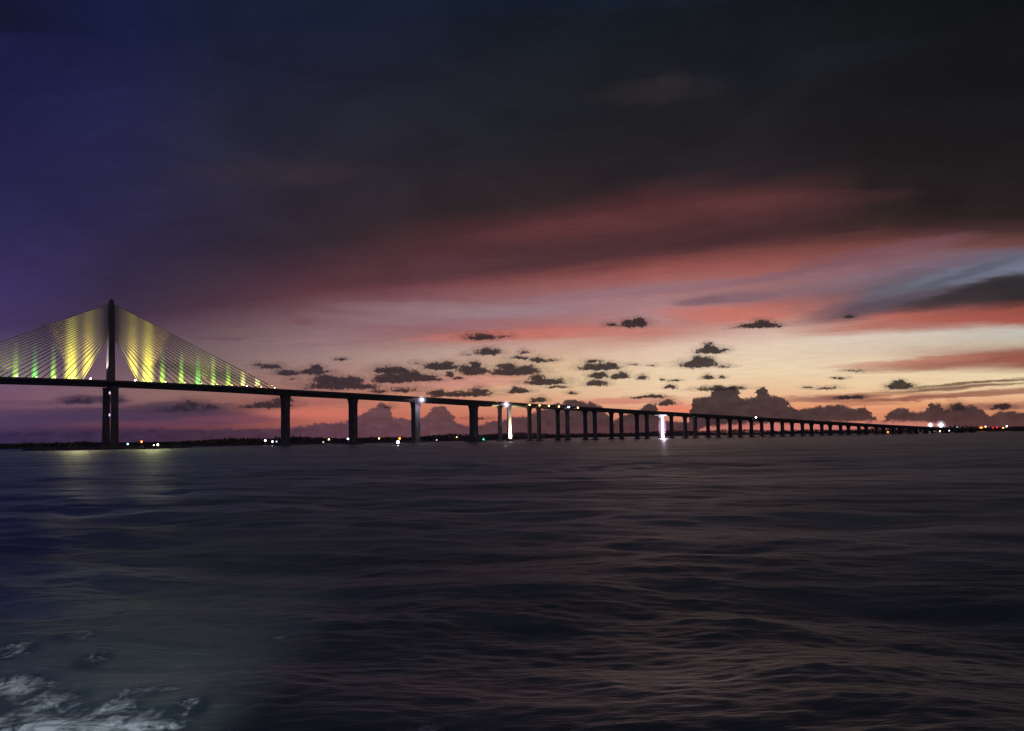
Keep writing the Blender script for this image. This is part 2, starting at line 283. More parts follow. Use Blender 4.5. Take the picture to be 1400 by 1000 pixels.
# ---------------------------------------------------------------- mesh helpers
def link(name, bm, m, parent=None, smooth=False):
    me = bpy.data.meshes.new(name); bmesh.ops.recalc_face_normals(bm, faces=bm.faces[:])
    if smooth:
        for f in bm.faces: f.smooth = True
    bm.to_mesh(me); bm.free()
    for q in (m if isinstance(m, (list, tuple)) else [m]): me.materials.append(q)
    o = bpy.data.objects.new(name, me); COL.objects.link(o)
    if parent: o.parent = parent
    return o
def thing(name, label, cat, loc=(0, 0, 0), rz=0, group=None):
    o = bpy.data.objects.new(name, None); COL.objects.link(o); o.location = loc; o.rotation_euler = (0, 0, rz)
    o.empty_display_size = 2
    return tag(o, label, cat, group)
def tag(o, label, cat, group=None):
    o['label'] = label; o['category'] = cat
    if group: o['group'] = group
    return o
def box(bm, c, d, rz=0, taper=1):
    x, y, z = d[0]/2, d[1]/2, d[2]/2; vs = []
    ca, sa = math.cos(rz), math.sin(rz)
    for k, tz in ((-z, 1), (z, taper)):
        for a, b in ((-x, -y), (x, -y), (x, y), (-x, y)):
            a, b = a*tz, b*tz
            vs.append(bm.verts.new((c[0]+a*ca-b*sa, c[1]+a*sa+b*ca, c[2]+k)))
    for f in ((3, 2, 1, 0), (4, 5, 6, 7), (0, 1, 5, 4), (1, 2, 6, 5), (2, 3, 7, 6), (3, 0, 4, 7)): bm.faces.new([vs[i] for i in f])
def loft(bm, rings, cap=True):
    V = [[bm.verts.new(p) for p in r] for r in rings]; n = len(rings[0])
    for a, b in zip(V, V[1:]):
        for i in range(n): bm.faces.new((a[i], a[(i+1) % n], b[(i+1) % n], b[i]))
    if cap: bm.faces.new(V[0][::-1]); bm.faces.new(V[-1])
def tube(bm, a, b, ra, rb=None, n=8):
    a, b = Vector(a), Vector(b); rb = ra if rb is None else rb
    z = (b-a).normalized(); x = z.orthogonal().normalized(); y = z.cross(x)
    loft(bm, [[p+x*r*math.cos(2*math.pi*i/n)+y*r*math.sin(2*math.pi*i/n) for i in range(n)] for p, r in ((a, ra), (b, rb))])
def ball(bm, c, r, sub=2, sc=(1, 1, 1)):
    bmesh.ops.create_icosphere(bm, subdivisions=sub, radius=r, matrix=Matrix.Translation(c) @ Matrix.Diagonal((*sc, 1)))
def rrect(hx, hy, ch, z, cx=0, cy=0):        # chamfered rectangle ring
    return [(cx+sx_*(hx-(ch if k else 0)), cy+sy_*(hy-(0 if k else ch)), z)
            for sx_, sy_, ks in ((1, 1, (0, 1)), (-1, 1, (1, 0)), (-1, -1, (0, 1)), (1, -1, (1, 0))) for k in ks]

# ---------------------------------------------------------------- bridge
A = at(150.5, 610, 941.0); B = at(1204, 594, 1576.0); A.z = B.z = 0
U = (B-A).normalized(); Tn = Vector((-U.y, U.x, 0))          # along, and away from the camera
PHI = math.atan2(U.y, U.x)
HS = [(-600, 52), (-366, 58.5), (-183, 61), (-89, 60.6), (0, 59.2), (85, 56.6), (165, 53.0), (238, 50.3), (311, 47.2), (384, 43.9), (663, 31.7), (845, 23.8), (1106, 12.8), (1204, 9.2), (1290, 6.6), (1400, 5.0), (1700, 4.2)]
def H(s):                                    # smoothed deck level
    return float(np.mean(np.interp([s-30, s-15, s, s+15, s+30], [p[0] for p in HS], [p[1] for p in HS])))
bridge = thing('bridge', 'long dark cable-stayed bridge with yellow and green lit stays, descending to the right on piers', 'bridge', A, PHI)
# local frame: x along, y away from camera, z up
def sweep(name, sec, s0, s1, step, m, y0=0, parent=bridge, dz=0):
    bm = bmesh.new(); n = max(2, int((s1-s0)/step)+1)
    loft(bm, [[(s, y0+y, H(s)+z+dz) for y, z in sec] for s in np.linspace(s0, s1, n)])
    return link(name, bm, m, parent)
SJ = 404.0                                   # where one wide girder becomes two
MAIN = [(-14.5, 0), (-14.5, -.5), (-9.5, -1.3), (-5.6, -4.3), (5.6, -4.3), (9.5, -1.3), (14.5, -.5), (14.5, 0)]
sweep('girder', MAIN, -520, SJ, 12, M_deck)
for y in (-14.2, 14.2): sweep('parapet', [(-.2, .003), (.2, .003), (.12, 1.05), (-.12, 1.05)], -520, SJ, 12, M_conc, y)
sweep('parapet', [(-.3, .003), (.3, .003), (.15, .9), (-.15, .9)], -520, SJ, 12, M_conc, 0)
for y in (-7.2, 7.2): sweep('roadway', [(-6.4, .004), (6.4, .004), (6.4, .05), (-6.4, .05)], -520, SJ, 12, M_asph, y)
TW = [(-6.6, 0), (-6.6, -.4), (-3.6, -1.0), (-3.0, -2.5), (3.0, -2.5), (3.6, -1.0), (6.6, -.4), (6.6, 0)]
for y in (-9, 9):
    sweep('girder', TW, SJ+.6, 1560, 14, M_deck, y)
    sweep('roadway', [(-6, .004), (6, .004), (6, .05), (-6, .05)], SJ+.6, 1560, 14, M_asph, y)
    for e in (-6.35, 6.35): sweep('parapet', [(-.2, .003), (.2, .003), (.12, .95), (-.12, .95)], SJ+.6, 1560, 14, M_conc, y+e)
# wall piers with flared heads
for s in (165, 238, 311, 384):
    bm = bmesh.new(); t = H(s)-4.25
    loft(bm, [rrect(2.9, 5.2, .8, -1, s), rrect(2.9, 5.2, .8, t-7, s), rrect(3.1, 5.4, .8, t-3.5, s), rrect(3.9, 5.6, .8, t-.8, s), rrect(4.0, 5.6, .8, t, s)])
    pr = link('pier', bm, M_conc, bridge)
    bm = bmesh.new(); box(bm, (s, 0, .6), (13, 19, 3.6)); link('footing', bm, M_conc, pr)
# column pairs of the trestle
trestle = [425+41*k for k in range(23)]
for s in trestle:
    for y in (-9, 9):
        t = H(s)-2.45
        if t < 1: continue
        bm = bmesh.new(); k = min(1, t/18)
        loft(bm, [rrect(1.9, 2.2, .5, -1, s, y), rrect(1.75, 2.1, .5, max(.2, t-5*k), s, y), rrect(1.9, 2.5, .5, max(.4, t-2.4*k), s, y), rrect(2.5, 3.0, .5, max(.6, t-.6*k), s, y), rrect(2.6, 3.0, .5, t, s, y)])
        pr = link('pier', bm, M_conc, bridge)
        bm = bmesh.new(); box(bm, (s, y, .2), (6.4, 7.4, 1.8)); link('footing', bm, M_conc, pr)
# the pylon
pyl = bpy.data.objects.new('pylon', None); COL.objects.link(pyl); pyl.parent = bridge
H0 = H(0)
bm = bmesh.new()
loft(bm, [rrect(3.5, 2.6, .6, H0-1, 0), rrect(3.1, 2.4, .6, H0+25, 0), rrect(2.5, 2.1, .5, 122, 0), rrect(1.9, 1.8, .4, 132.5, 0), rrect(1.3, 1.3, .3, 133.2, 0)])
link('mast', bm, M_conc, pyl)
for y in (-14.6, 14.6):
    bm = bmesh.new()
    loft(bm, [rrect(4.1, 3.4, .8, -1, 0, y*1.02), rrect(3.0, 2.8, .8, 8, 0, y), rrect(2.7, 2.6, .8, 30, 0, y*.98), rrect(2.8, 2.8, .8, H0-7, 0, y*.93), rrect(3.4, 3.4, .8, H0-4.35, 0, y*.9)])
    link('leg', bm, M_conc, pyl)
bm = bmesh.new(); box(bm, (0, 0, H0-6.3), (5, 23, 3.6)); link('crossbeam', bm, M_conc, pyl)
bm = bmesh.new(); box(bm, (0, 0, .5), (19, 46, 4.5), taper=.93); link('footing', bm, M_conc, pyl)
bm = bmesh.new(); tube(bm, (0, 0, 133), (0, 0, 136), .12); link('antenna', bm, M_metal, pyl)
for z in (30.0, 49.5):
    bm = bmesh.new(); ball(bm, (-1.5, -3, z), .8, 1, (1, 1, 1.8)); link('marker_lamp', bm, G_dim, pyl)
# stays: 21 a side, anchored down the mast and along the middle of the deck
NST = 21
for sgn in (-1, 1):
    for i in range(NST):
        f = i/(NST-1); s = 25+f*132; zt = 100+f*29
        bm = bmesh.new()
        tube(bm, (sgn*2.1, 0, zt), (sgn*s, 0, H(sgn*s)+1.2), .38, .42, 10)
        link('stay_cable', bm, M_cable, bridge, True)
# floodlights beside the stays
def spot(name, loc, target, col, power, size, blend=.4, radius=.15, parent=None, slot=1):
    l = bpy.data.lights.new(name, 'SPOT'); l.energy = power; l.color = col; l.spot_size = R(size); l.spot_blend = blend; l.shadow_soft_size = radius
    if name == 'wash_beam': l.use_shadow = False
    o = bpy.data.objects.new(name, l); COL.objects.link(o)
    d = Vector(target)-Vector(loc); o.location = loc; o.rotation_euler = d.to_track_quat('-Z', 'Y').to_euler()
    o.scale = (slot, 1, 1)                   # slotted reflector: narrow along the bridge
    if parent: o.parent = parent
    return o
YEL, GRN, YGR = (1, .86, .25), (.12, .85, .08), (.5, 1, .06)
KP = 1.0
FLOODS = [(-19, YEL, 1.0, 20, -22, G_white), (-33.5, (1, .97, .22), 1.2, 18, -34, G_white), (-48, YGR, .35, 13, -46, G_white), (-63, GRN, .35, 10, -62, G_yel), (-78, YGR, .3, 10, -77, G_white), (-93, GRN, .3, 10, -92, G_yel),
          (19, YEL, 1.0, 20, 22, G_white), (33, (1, .97, .25), 1.2, 20, 34, G_white), (46, YGR, .4, 14, 44, G_white), (63.5, YGR, .55, 9, 62.5, G_yel), (79, GRN, .5, 9, 78, G_yel), (93.5, (.6, 1, .15), .6, 9, 92.5, G_yel), (108, YGR, .35, 9, 107, G_yel),
          (122.5, (1, 1, .35), .4, 9, 122, G_white), (137, (.9, 1, .35), .5, 10, 136.5, G_yel), (150.5, (.95, 1, .45), .5, 13, 150, G_white)]
# floodlight glow as added self-glowing sheets in the plane of the stays
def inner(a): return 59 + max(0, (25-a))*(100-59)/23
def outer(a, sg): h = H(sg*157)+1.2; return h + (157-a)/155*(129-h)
def glow_sheet_mat(name, col, st, fall, edge=.5):
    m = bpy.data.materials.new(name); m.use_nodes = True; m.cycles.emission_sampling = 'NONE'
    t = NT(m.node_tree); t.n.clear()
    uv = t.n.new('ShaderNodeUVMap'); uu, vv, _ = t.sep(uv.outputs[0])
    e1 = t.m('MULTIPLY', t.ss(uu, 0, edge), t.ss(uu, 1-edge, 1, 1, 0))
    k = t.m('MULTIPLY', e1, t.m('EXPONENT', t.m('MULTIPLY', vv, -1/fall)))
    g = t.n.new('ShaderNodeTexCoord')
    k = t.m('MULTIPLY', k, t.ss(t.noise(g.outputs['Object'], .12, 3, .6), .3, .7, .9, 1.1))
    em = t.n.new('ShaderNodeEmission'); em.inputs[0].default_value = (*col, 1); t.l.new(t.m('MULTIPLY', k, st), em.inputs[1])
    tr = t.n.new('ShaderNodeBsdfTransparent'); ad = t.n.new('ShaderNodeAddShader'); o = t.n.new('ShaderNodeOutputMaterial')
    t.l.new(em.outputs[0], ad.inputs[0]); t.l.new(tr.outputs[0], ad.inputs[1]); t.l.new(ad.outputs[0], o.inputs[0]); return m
def glow_sheet(parent, sg, a0, a1, m, zmax=200, lean=0, n=10, name='lit_mist'):  # added self-glowing sheet
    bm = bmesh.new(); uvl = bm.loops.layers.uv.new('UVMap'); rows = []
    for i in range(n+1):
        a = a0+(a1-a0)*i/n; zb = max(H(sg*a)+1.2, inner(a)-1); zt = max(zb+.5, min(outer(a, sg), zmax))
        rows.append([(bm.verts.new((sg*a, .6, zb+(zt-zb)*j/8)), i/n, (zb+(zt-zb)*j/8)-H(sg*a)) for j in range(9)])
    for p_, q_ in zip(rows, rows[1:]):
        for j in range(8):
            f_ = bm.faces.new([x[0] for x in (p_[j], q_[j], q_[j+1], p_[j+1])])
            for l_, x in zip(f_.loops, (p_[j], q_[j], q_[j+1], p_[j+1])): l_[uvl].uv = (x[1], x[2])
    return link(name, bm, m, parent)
for s, c, pw, sz, tx, g in FLOODS:
    z = H(s)+.9; yy = -1.6; near = abs(s) < 40
    yy = -8.2; z = H(s)+1.7
    bm = bmesh.new(); box(bm, (s, yy, z-.1), (1.0, .9, .5)); tube(bm, (s, yy, H(s)+.05), (s, yy, z-.35), .1)
    fl = link('floodlight', bm, M_dark, bridge)
    bm = bmesh.new(); ball(bm, (s, yy, z+.35), .5 if not near else .75, 1); link('lens', bm, g, fl)
    sg = 1 if s > 0 else -1; a = abs(s)
    if near: m_ = glow_sheet_mat('yellow_glow', (.93, .88, .05) if abs(s) > 25 else (1, .76, .08), 3.4, 20, .45); glow_sheet(fl, sg, a-6.8, a+6.2, m_)
    else: m_ = glow_sheet_mat('green_glow', c, 3.0*pw/.4, 8.0, .5); glow_sheet(fl, sg, a-3.6, a+3.0, m_, H(s)+32)
for sg in (-1, 1):
    glow_sheet(bridge, sg, 4, 42, glow_sheet_mat('pale_glow', (.95, .82, .28), .30, 50, .2), n=16)
    glow_sheet(bridge, sg, 36, 150, glow_sheet_mat('pale_glow', (.75, .8, .35), .13, 20, .3), n=24)
    spot('wash_beam', (sg*35, -9, H0+2), (sg*33, 0, H0+55), (1, .85, .28), .5e5*KP, 54, .8, .3, bridge)
    spot('wash_beam', (sg*85, -7, H(sg*85)+2), (sg*80, 0, H0+45), (.8, .95, .4), .6e4*KP, 100, .8, .3, bridge)
def shine(s_, y_, z_, col, power, size, slot=1, d=420):       # added beam with no fixture, lays reflection streaks on the water
    c = Matrix.Rotation(-PHI, 4, 'Z') @ (Vector((0, 0, 0))-A); c.z = 0
    p = Vector((s_, y_, 0)); q = p+(c-p).normalized()*d
    spot('added_glint_beam', (s_, y_, z_), (q.x, q.y, 0), col, power, size, .8, 1.2, bridge, slot)
for sg, c_ in ((-1, (1, .85, .42)), (1, (.95, .9, .42))): shine(sg*32, -17, H0+12, c_, .26e5, 64, 1, 340)
shine(650, -17, 16, (.92, .72, .95), 6e4, 56)
spot('mast_beam', (-13, 1, H0+1.5), (-2.4, 0, H0+22), (1, .9, .78), 1.1e5, 34, .6, .2, bridge)

# lamps hung on the viaduct
def halo_mat(name, col, st):  # added shell that glows by itself, for the bloom round a lamp
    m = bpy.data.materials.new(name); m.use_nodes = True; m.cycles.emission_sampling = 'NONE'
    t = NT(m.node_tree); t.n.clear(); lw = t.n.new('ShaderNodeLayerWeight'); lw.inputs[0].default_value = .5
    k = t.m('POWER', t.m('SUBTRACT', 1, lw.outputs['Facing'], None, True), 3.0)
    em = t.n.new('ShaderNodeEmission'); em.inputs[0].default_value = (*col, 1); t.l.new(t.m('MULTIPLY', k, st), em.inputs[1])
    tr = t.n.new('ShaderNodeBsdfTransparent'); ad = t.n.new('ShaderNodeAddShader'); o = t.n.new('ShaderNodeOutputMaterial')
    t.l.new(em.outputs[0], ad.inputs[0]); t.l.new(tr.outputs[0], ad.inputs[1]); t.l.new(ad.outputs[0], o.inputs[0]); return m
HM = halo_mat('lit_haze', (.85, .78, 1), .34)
def glow_halo(c, r, m, parent, sc=(1, 1, 1)):
    bm = bmesh.new(); ball(bm, (0, 0, 0), r, 4, sc); o = link('lit_haze', bm, m, parent, True); o.location = c; return o  # added self-glowing shell
def deck_lamp(s, y, z, r, g, parent=bridge):
    bm = bmesh.new(); box(bm, (s, y+.5, z+r*.7), (1.3, 1.2, .4)); l = link('under_deck_lamp', bm, M_dark, parent)
    bm = bmesh.new(); ball(bm, (s, y, z), r, 2); link('lens', bm, g, l)
glow_halo((310, -15, H(311)-2.0), 5, HM, bridge); glow_halo((417, -15.8, H(420)-1.6), 5, HM, bridge); glow_halo((670, 6.5, 14), 5.5, halo_mat('lilac_halo', (.85, .5, .85), .62), bridge, (1, 1, 2.6))
deck_lamp(310, -14.9, H(311)-2.0, 1.5, G_lil)
spot('pier_beam', (309, -15.5, H(311)-3), (311, -4, 20), (.85, .8, 1), 1.6e4, 100, .8, .4, bridge)
deck_lamp(417, -15.7, H(420)-1.6, 1.5, G_lil)
spot('pier_beam', (417, -17, H(420)-2.5), (424, -9, 25), (.9, .88, 1), 8e3, 70, .8, .4, bridge)
spot('pier_beam', (424, -21, 1.6), (425.6, -11, 11), (1, .85, .45), 3.6e5, 74, .9, .4, bridge)
for px in (720, 733.5, 746, 759.5, 772.5, 785):
    s = (px-151)/(1.6864-.00061*px)-8
    deck_lamp(s, -16.2, H(s)-.6, .72, G_warm if px not in (772.5,) else G_lil)
s = (1027-151)/(1.6864-.00061*1027)-10; deck_lamp(s, -16.2, H(s)+.4, .9, G_white)
# the floodlit pair
sL = 671
spot('pier_beam', (sL-1.5, -2.5, 2.5), (sL, 9, 10), (.92, .8, 1), 4.2e5, 98, .3, .4, bridge, .44)
spot('pier_beam', (sL-1.5, 0, H(sL)-4), (sL, 9, H(sL)-10), (.85, .65, 1), 3e3, 90, .6, .4, bridge)
deck_lamp(sL-3, 2.0, H(sL)-3.4, .5, G_lil)

# ---------------------------------------------------------------- trucks on the deck
def truck(label, s, y, big):
    z = H(s)+.06; p = A+U*s+Tn*y; p.z = z
    t = thing('truck', label, 'truck', p, PHI, 'trucks crossing the lit bridge deck')
    bm = bmesh.new(); L = 8 if big else 5.5
    box(bm, (0, 0, 2.3), (L, 2.4, 2.8)); link('cargo_box', bm, M_truck, t)
    bm = bmesh.new(); loft(bm, [[(L/2+.2, a, zz) for a, zz in ((-1.15, .7), (1.15, .7), (1.15, 2.6), (-1.15, 2.6))], [(L/2+2.0, a, zz) for a, zz in ((-1.1, .7), (1.1, .7), (1.1, 1.7), (-1.1, 1.7))]]); link('cab', bm, M_truck, t)
    for xx in (-L/2+1.2, L/2+1.1):
        for yy in (-1.05, 1.05):
            bm = bmesh.new(); tube(bm, (xx, yy-.15, .5), (xx, yy+.15, .5), .5, n=14); link('wheel', bm, M_tyre, t)
    for yy in (-.95, .95):
        bm = bmesh.new(); box(bm, (-L/2-.06, yy, 1.9), (.1, .4, 1.6)); link('tail_light', bm, G_red, t)
    bm = bmesh.new(); box(bm, (-L/2+1.0, 0, 3.78), (1.6, 1.9, .14)); link('roof_light', bm, G_red, t)
truck('box truck with red lights just left of the tall pylon', -28, 9, True)
truck('box truck with red lights under the yellow stays right of the pylon', 39, 9, True)
truck('small truck with red tail lights among the outermost green lit stays', 124, 6, False)

# ---------------------------------------------------------------- water: one sheet out to the horizon
rr = [0.0]; r = 5.0
while r < 20: rr.append(r); r *= 1.02
while r < 320: rr.append(r); r *= 1.0042
while r < 3500: rr.append(r); r *= 1.02
while r < 45000: rr.append(r); r *= 1.3
rr = np.array(rr)
th = np.radians(np.concatenate([np.linspace(-180, -34, 40)[:-1], np.linspace(-34, 34, 560), np.linspace(34, 180, 40)[1:]]))
RR, TH = np.meshgrid(rr, th, indexing='ij')
X = RR*np.sin(TH); Y = RR*np.cos(TH); Z = np.zeros_like(X)
cell = np.maximum(RR*.0042, RR*math.radians(68/560))+1e-6; cell = np.where(np.abs(TH) > math.radians(35), RR*.07, cell)
cell = np.maximum(np.where(RR > 320, RR*.02, cell), .02)
DX = np.zeros_like(X); DY = np.zeros_like(X)
rng = np.random.RandomState(3)
for k in range(230):
    lam = 0.5*(46/0.5)**rng.rand(); ang = R(80)+rng.normal()*.75 if k % 3 else R(60)+rng.normal()*1.0
    amp = .0020*lam**.86*(.62 if 1.2 < lam < 5 else 1)*(.5+rng.rand())*(1 if k % 3 else .85)*(1 if lam < 12 else (12/lam)**.6); kk = 2*math.pi/lam
    fade = np.clip((lam/cell-3)/3, 0, 1)
    ph = kk*(X*math.cos(ang)+Y*math.sin(ang))+rng.rand()*6.28
    Z += fade*amp*np.sin(ph); DX += fade*amp*np.cos(ph)*math.cos(ang); DY += fade*amp*np.cos(ph)*math.sin(ang)
patch = .75+.5*np.sin(X*.013+np.sin(Y*.02)*2)*np.sin(Y*.017+1+np.sin(X*.011)*1.5)
Z *= patch; X2 = X+DX*.7; Y2 = Y+DY*.7
nr, nt_ = RR.shape
far_fade = np.clip((345-RR)/140, 0, 1); Z *= far_fade; X2 = X+DX*.7*far_fade; Y2 = Y+DY*.7*far_fade
co = np.stack([X2, Y2, Z], -1).reshape(-1, 3)
idx = np.arange(nr*nt_).reshape(nr, nt_)
q = np.stack([idx[:-1, :-1], idx[:-1, 1:], idx[1:, 1:], idx[1:, :-1]], -1).reshape(-1, 4)
me = bpy.data.meshes.new('water'); me.vertices.add(len(co)); me.vertices.foreach_set('co', co.ravel().astype(np.float32))
me.loops.add(q.size); me.loops.foreach_set('vertex_index', q.ravel().astype(np.int32))
me.polygons.add(len(q)); me.polygons.foreach_set('loop_start', np.arange(0, q.size, 4, dtype=np.int32))
me.polygons.foreach_set('use_smooth', np.ones(len(q), dtype=bool)); me.update(); me.validate()
me.flip_normals()
water = bpy.data.objects.new('water', me); COL.objects.link(water); water['kind'] = 'structure'
if me.polygons[nt_*50].normal.z < 0: me.flip_normals()
mw = bpy.data.materials.new('water'); mw.use_nodes = True; t = NT(mw.node_tree); bs = t.n['Principled BSDF']
geo = t.n.new('ShaderNodeNewGeometry'); PP = geo.outputs['Position']; x_, y_, z_ = t.sep(PP)
dist = t.v('LENGTH', PP)
P2 = t.v('MULTIPLY', PP, (1, 1, 0))
b1 = t.noise(t.v('MULTIPLY', P2, (.55, 1.5, 1)), 1.6, 4, .6)
b2 = t.noise(t.v('MULTIPLY', P2, (.06, .16, 1)), 1.0, 5, .6)
b3 = t.noise(t.v('MULTIPLY', P2, (.012, .05, 1)), 1.0, 4, .6)
hgt = t.m('ADD', t.m('MULTIPLY', b1, t.ss(dist, 30, 160, .10, .0)), t.m('ADD', t.m('MULTIPLY', b2, t.ss(dist, 50, 300, .0, 1.6)), t.m('MULTIPLY', b3, t.ss(dist, 200, 800, 0, 4.5))))
bp = t.n.new('ShaderNodeBump'); bp.inputs['Distance'].default_value = 1.0; bp.inputs['Strength'].default_value = .8
t.l.new(hgt, bp.inputs['Height']); t.l.new(bp.outputs[0], bs.inputs['Normal'])
bs.inputs['IOR'].default_value = 1.33
t.l.new(t.ss(dist, 20, 900, .3, .42), bs.inputs['Roughness'])
# churned wake foam near the stern
fx = []
def gpt(px, py):
    d = ray(px, py); k = -H_CAM/d.z; return d.x*k, d.y*k
FO = [(20,990,110,26,1), (55,955,55,12,.9), (10,938,45,12,1), (165,992,70,20,1), (150,965,38,12,.9), (205,948,36,8,.7), (125,908,20,9,.65), (255,972,26,12,.75), (12,898,34,10,.65), (8,858,20,8,.6), (380,872,12,4,.75), (590,998,20,7,.8), (300,1008,50,10,.75), (150,850,14,6,.5), (105,880,26,8,.5)]
f = None
for px, py, rx, ry, wt in FO:
    gx, gy = gpt(px, py); x1, _ = gpt(px+rx, py); _, y1 = gpt(px, py-ry)
    kx, ky = 1/abs(x1-gx), 1/abs(y1-gy)
    d = t.v('LENGTH', t.v('MULTIPLY_ADD', P2, (kx, ky, 0), (-gx*kx, -gy*ky, 0)))
    q_ = t.m('MULTIPLY', t.ss(d, .2, 1.9, 1, 0), wt); f = q_ if f is None else t.m('MAXIMUM', f, q_)
fn = t.noise(t.v('MULTIPLY', P2, (1, .5, 1)), 1.7, 6, .66, .8)
fn2 = t.noise(P2, 4.5, 5, .7, .6)
fm = t.m('MULTIPLY', t.ss(t.m('ADD', t.m('MULTIPLY_ADD', fn, 1.7, t.m('MULTIPLY', fn2, .7)), t.m('MULTIPLY', f, .50)), 1.40, 1.95), t.ss(f, 0, .25))
# broad pale streaks in the dull colour of the water body
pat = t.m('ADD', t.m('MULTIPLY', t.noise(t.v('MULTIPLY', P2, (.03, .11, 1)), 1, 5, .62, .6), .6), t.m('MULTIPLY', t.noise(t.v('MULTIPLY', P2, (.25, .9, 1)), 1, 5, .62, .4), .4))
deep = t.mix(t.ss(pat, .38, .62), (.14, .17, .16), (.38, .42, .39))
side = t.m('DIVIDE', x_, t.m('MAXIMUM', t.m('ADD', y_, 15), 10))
deep = t.mix(t.ss(side, -.40, -.22, .75, 0), deep, (.09, .09, .42))  # camera's blue cast painted into the left of the water
deep = t.mix(t.ss(dist, 80, 28, 0, .55), deep, (.10, .13, .13)); deep = t.mix(t.ss(f, .02, .5, 0, .85), deep, (.04, .07, .09))  # colour darkened near the stern to offset the lamp's light on plain water
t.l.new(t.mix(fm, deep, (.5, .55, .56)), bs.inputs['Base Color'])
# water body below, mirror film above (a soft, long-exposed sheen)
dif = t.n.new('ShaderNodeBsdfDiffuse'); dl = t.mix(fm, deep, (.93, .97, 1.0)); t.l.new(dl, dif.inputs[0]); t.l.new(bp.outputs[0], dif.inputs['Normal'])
gl = t.n.new('ShaderNodeBsdfGlossy'); gl.inputs[0].default_value = (.93, 1.0, 1.0, 1); t.l.new(t.ss(dist, 20, 900, .45, .33), gl.inputs['Roughness']); t.l.new(bp.outputs[0], gl.inputs['Normal'])
fr = t.n.new('ShaderNodeFresnel'); fr.inputs[0].default_value = 1.33; t.l.new(bp.outputs[0], fr.inputs['Normal'])
ms = t.n.new('ShaderNodeMixShader'); t.l.new(t.m('MULTIPLY', t.m('MULTIPLY', t.m('MULTIPLY', fr.outputs[0], t.ss(t.noise(t.v('MULTIPLY', P2, (.018, .045, 1)), 1, 4, .55, .8), .34, .66, .55, 1.5)), t.ss(dist, 25, 300, .60, 1.40)), t.m('SUBTRACT', 1, fm)), ms.inputs[0]); t.l.new(dif.outputs[0], ms.inputs[1]); t.l.new(gl.outputs[0], ms.inputs[2])
t.n.remove(bs); t.l.new(ms.outputs[0], t.n['Material Output'].inputs[0])
me.materials.append(mw)

# ---------------------------------------------------------------- far shore
SH = [(-1400,1500),(-600,1250),(0,1150),(230,1130),(400,1160),(560,1330),(680,1650),(800,2400),(1000,2500),(1250,2150),(1400,2050),(1900,1900),(2600,1700)]
def shore(px): return float(np.interp(px, [p[0] for p in SH], [p[1] for p in SH]))
bm = bmesh.new(); prev = None
for px in np.arange(-1400, 2601, 12):
    Yd = shore(px)+random.uniform(-12, 12); d = Vector(((px-CX)/F, 1, 0))
    hh = 1.7+.5*math.sin(px*.05)+random.uniform(-.3, .3)
    row = [bm.verts.new((d.x*(Yd+k), Yd+k, z)) for k, z in ((-6, -1.0), (3, .5), (25, hh), (160, hh+.3), (900, 2.5), (9000, 1.0))]
    if prev:
        for i in range(5): bm.faces.new((prev[i], row[i], row[i+1], prev[i+1]))
    prev = row
land = link('land', bm, M_land, None, True); land['kind'] = 'structure'
# low wood along the shore
bm = bmesh.new(); rnd = random.Random(5)
def clump(bm, c, rx, rz, n):
    for _ in range(n):
        v = Vector((rnd.gauss(0, 1), rnd.gauss(0, 1), rnd.gauss(0, 1))).normalized()*rnd.uniform(.4, 1)
        p = Vector(c)+Vector((v.x*rx, v.y*rx, v.z*rz)); a = Vector((rnd.gauss(0, 1), rnd.gauss(0, 1), rnd.gauss(0, 1))).normalized()*rnd.uniform(.8, 1.8)
        b = a.orthogonal().normalized()*rnd.uniform(.8, 1.6)
        bm.faces.new([bm.verts.new(p+k) for k in (a, b, -a, -b)])
px = -420
while px < 1500:
    den = .5+.5*math.sin(px*.021)+.35*math.sin(px*.063+1)
    Yd = shore(px)+rnd.uniform(30, 170); k = Yd/1150
    hgt_ = (.72 if px < 250 else 1)*(4.6+2.6*max(0, den))*rnd.uniform(.85, 1.08)*k**.75
    x = (px-CX)/F*Yd
    clump(bm, (x, Yd, 1.6+hgt_*.5), rnd.uniform(7, 14)*k**.5, hgt_*.5, 40)
    px += rnd.uniform(1.5, 5)/k*1.3
wood = link('shoreline_wood', bm, M_leaf); wood['kind'] = 'stuff'; tag(wood, 'dark low wood running along the far shore behind the bridge', 'wood')

# rock island round the pylon foot
bm = bmesh.new()
for i in range(560):
    a = rnd.uniform(0, 2*math.pi); q1 = rnd.gauss(1, .06)
    x = math.cos(a)*62*q1; y = math.sin(a)*42*q1
    rad = rnd.uniform(1.0, 2.4)
    ball(bm, (x, y, rnd.uniform(-.4, 1.4)), rad, 1, (rnd.uniform(.8, 1.5), rnd.uniform(.7, 1.3), rnd.uniform(.5, .9)))
for v in bm.verts: v.co += Vector((rnd.uniform(-.25, .25), rnd.uniform(-.25, .25), rnd.uniform(-.2, .2)))
isl = link('rock_island', bm, M_rock); isl.location = A; isl.rotation_euler = (0, 0, PHI)
isl['kind'] = 'structure'

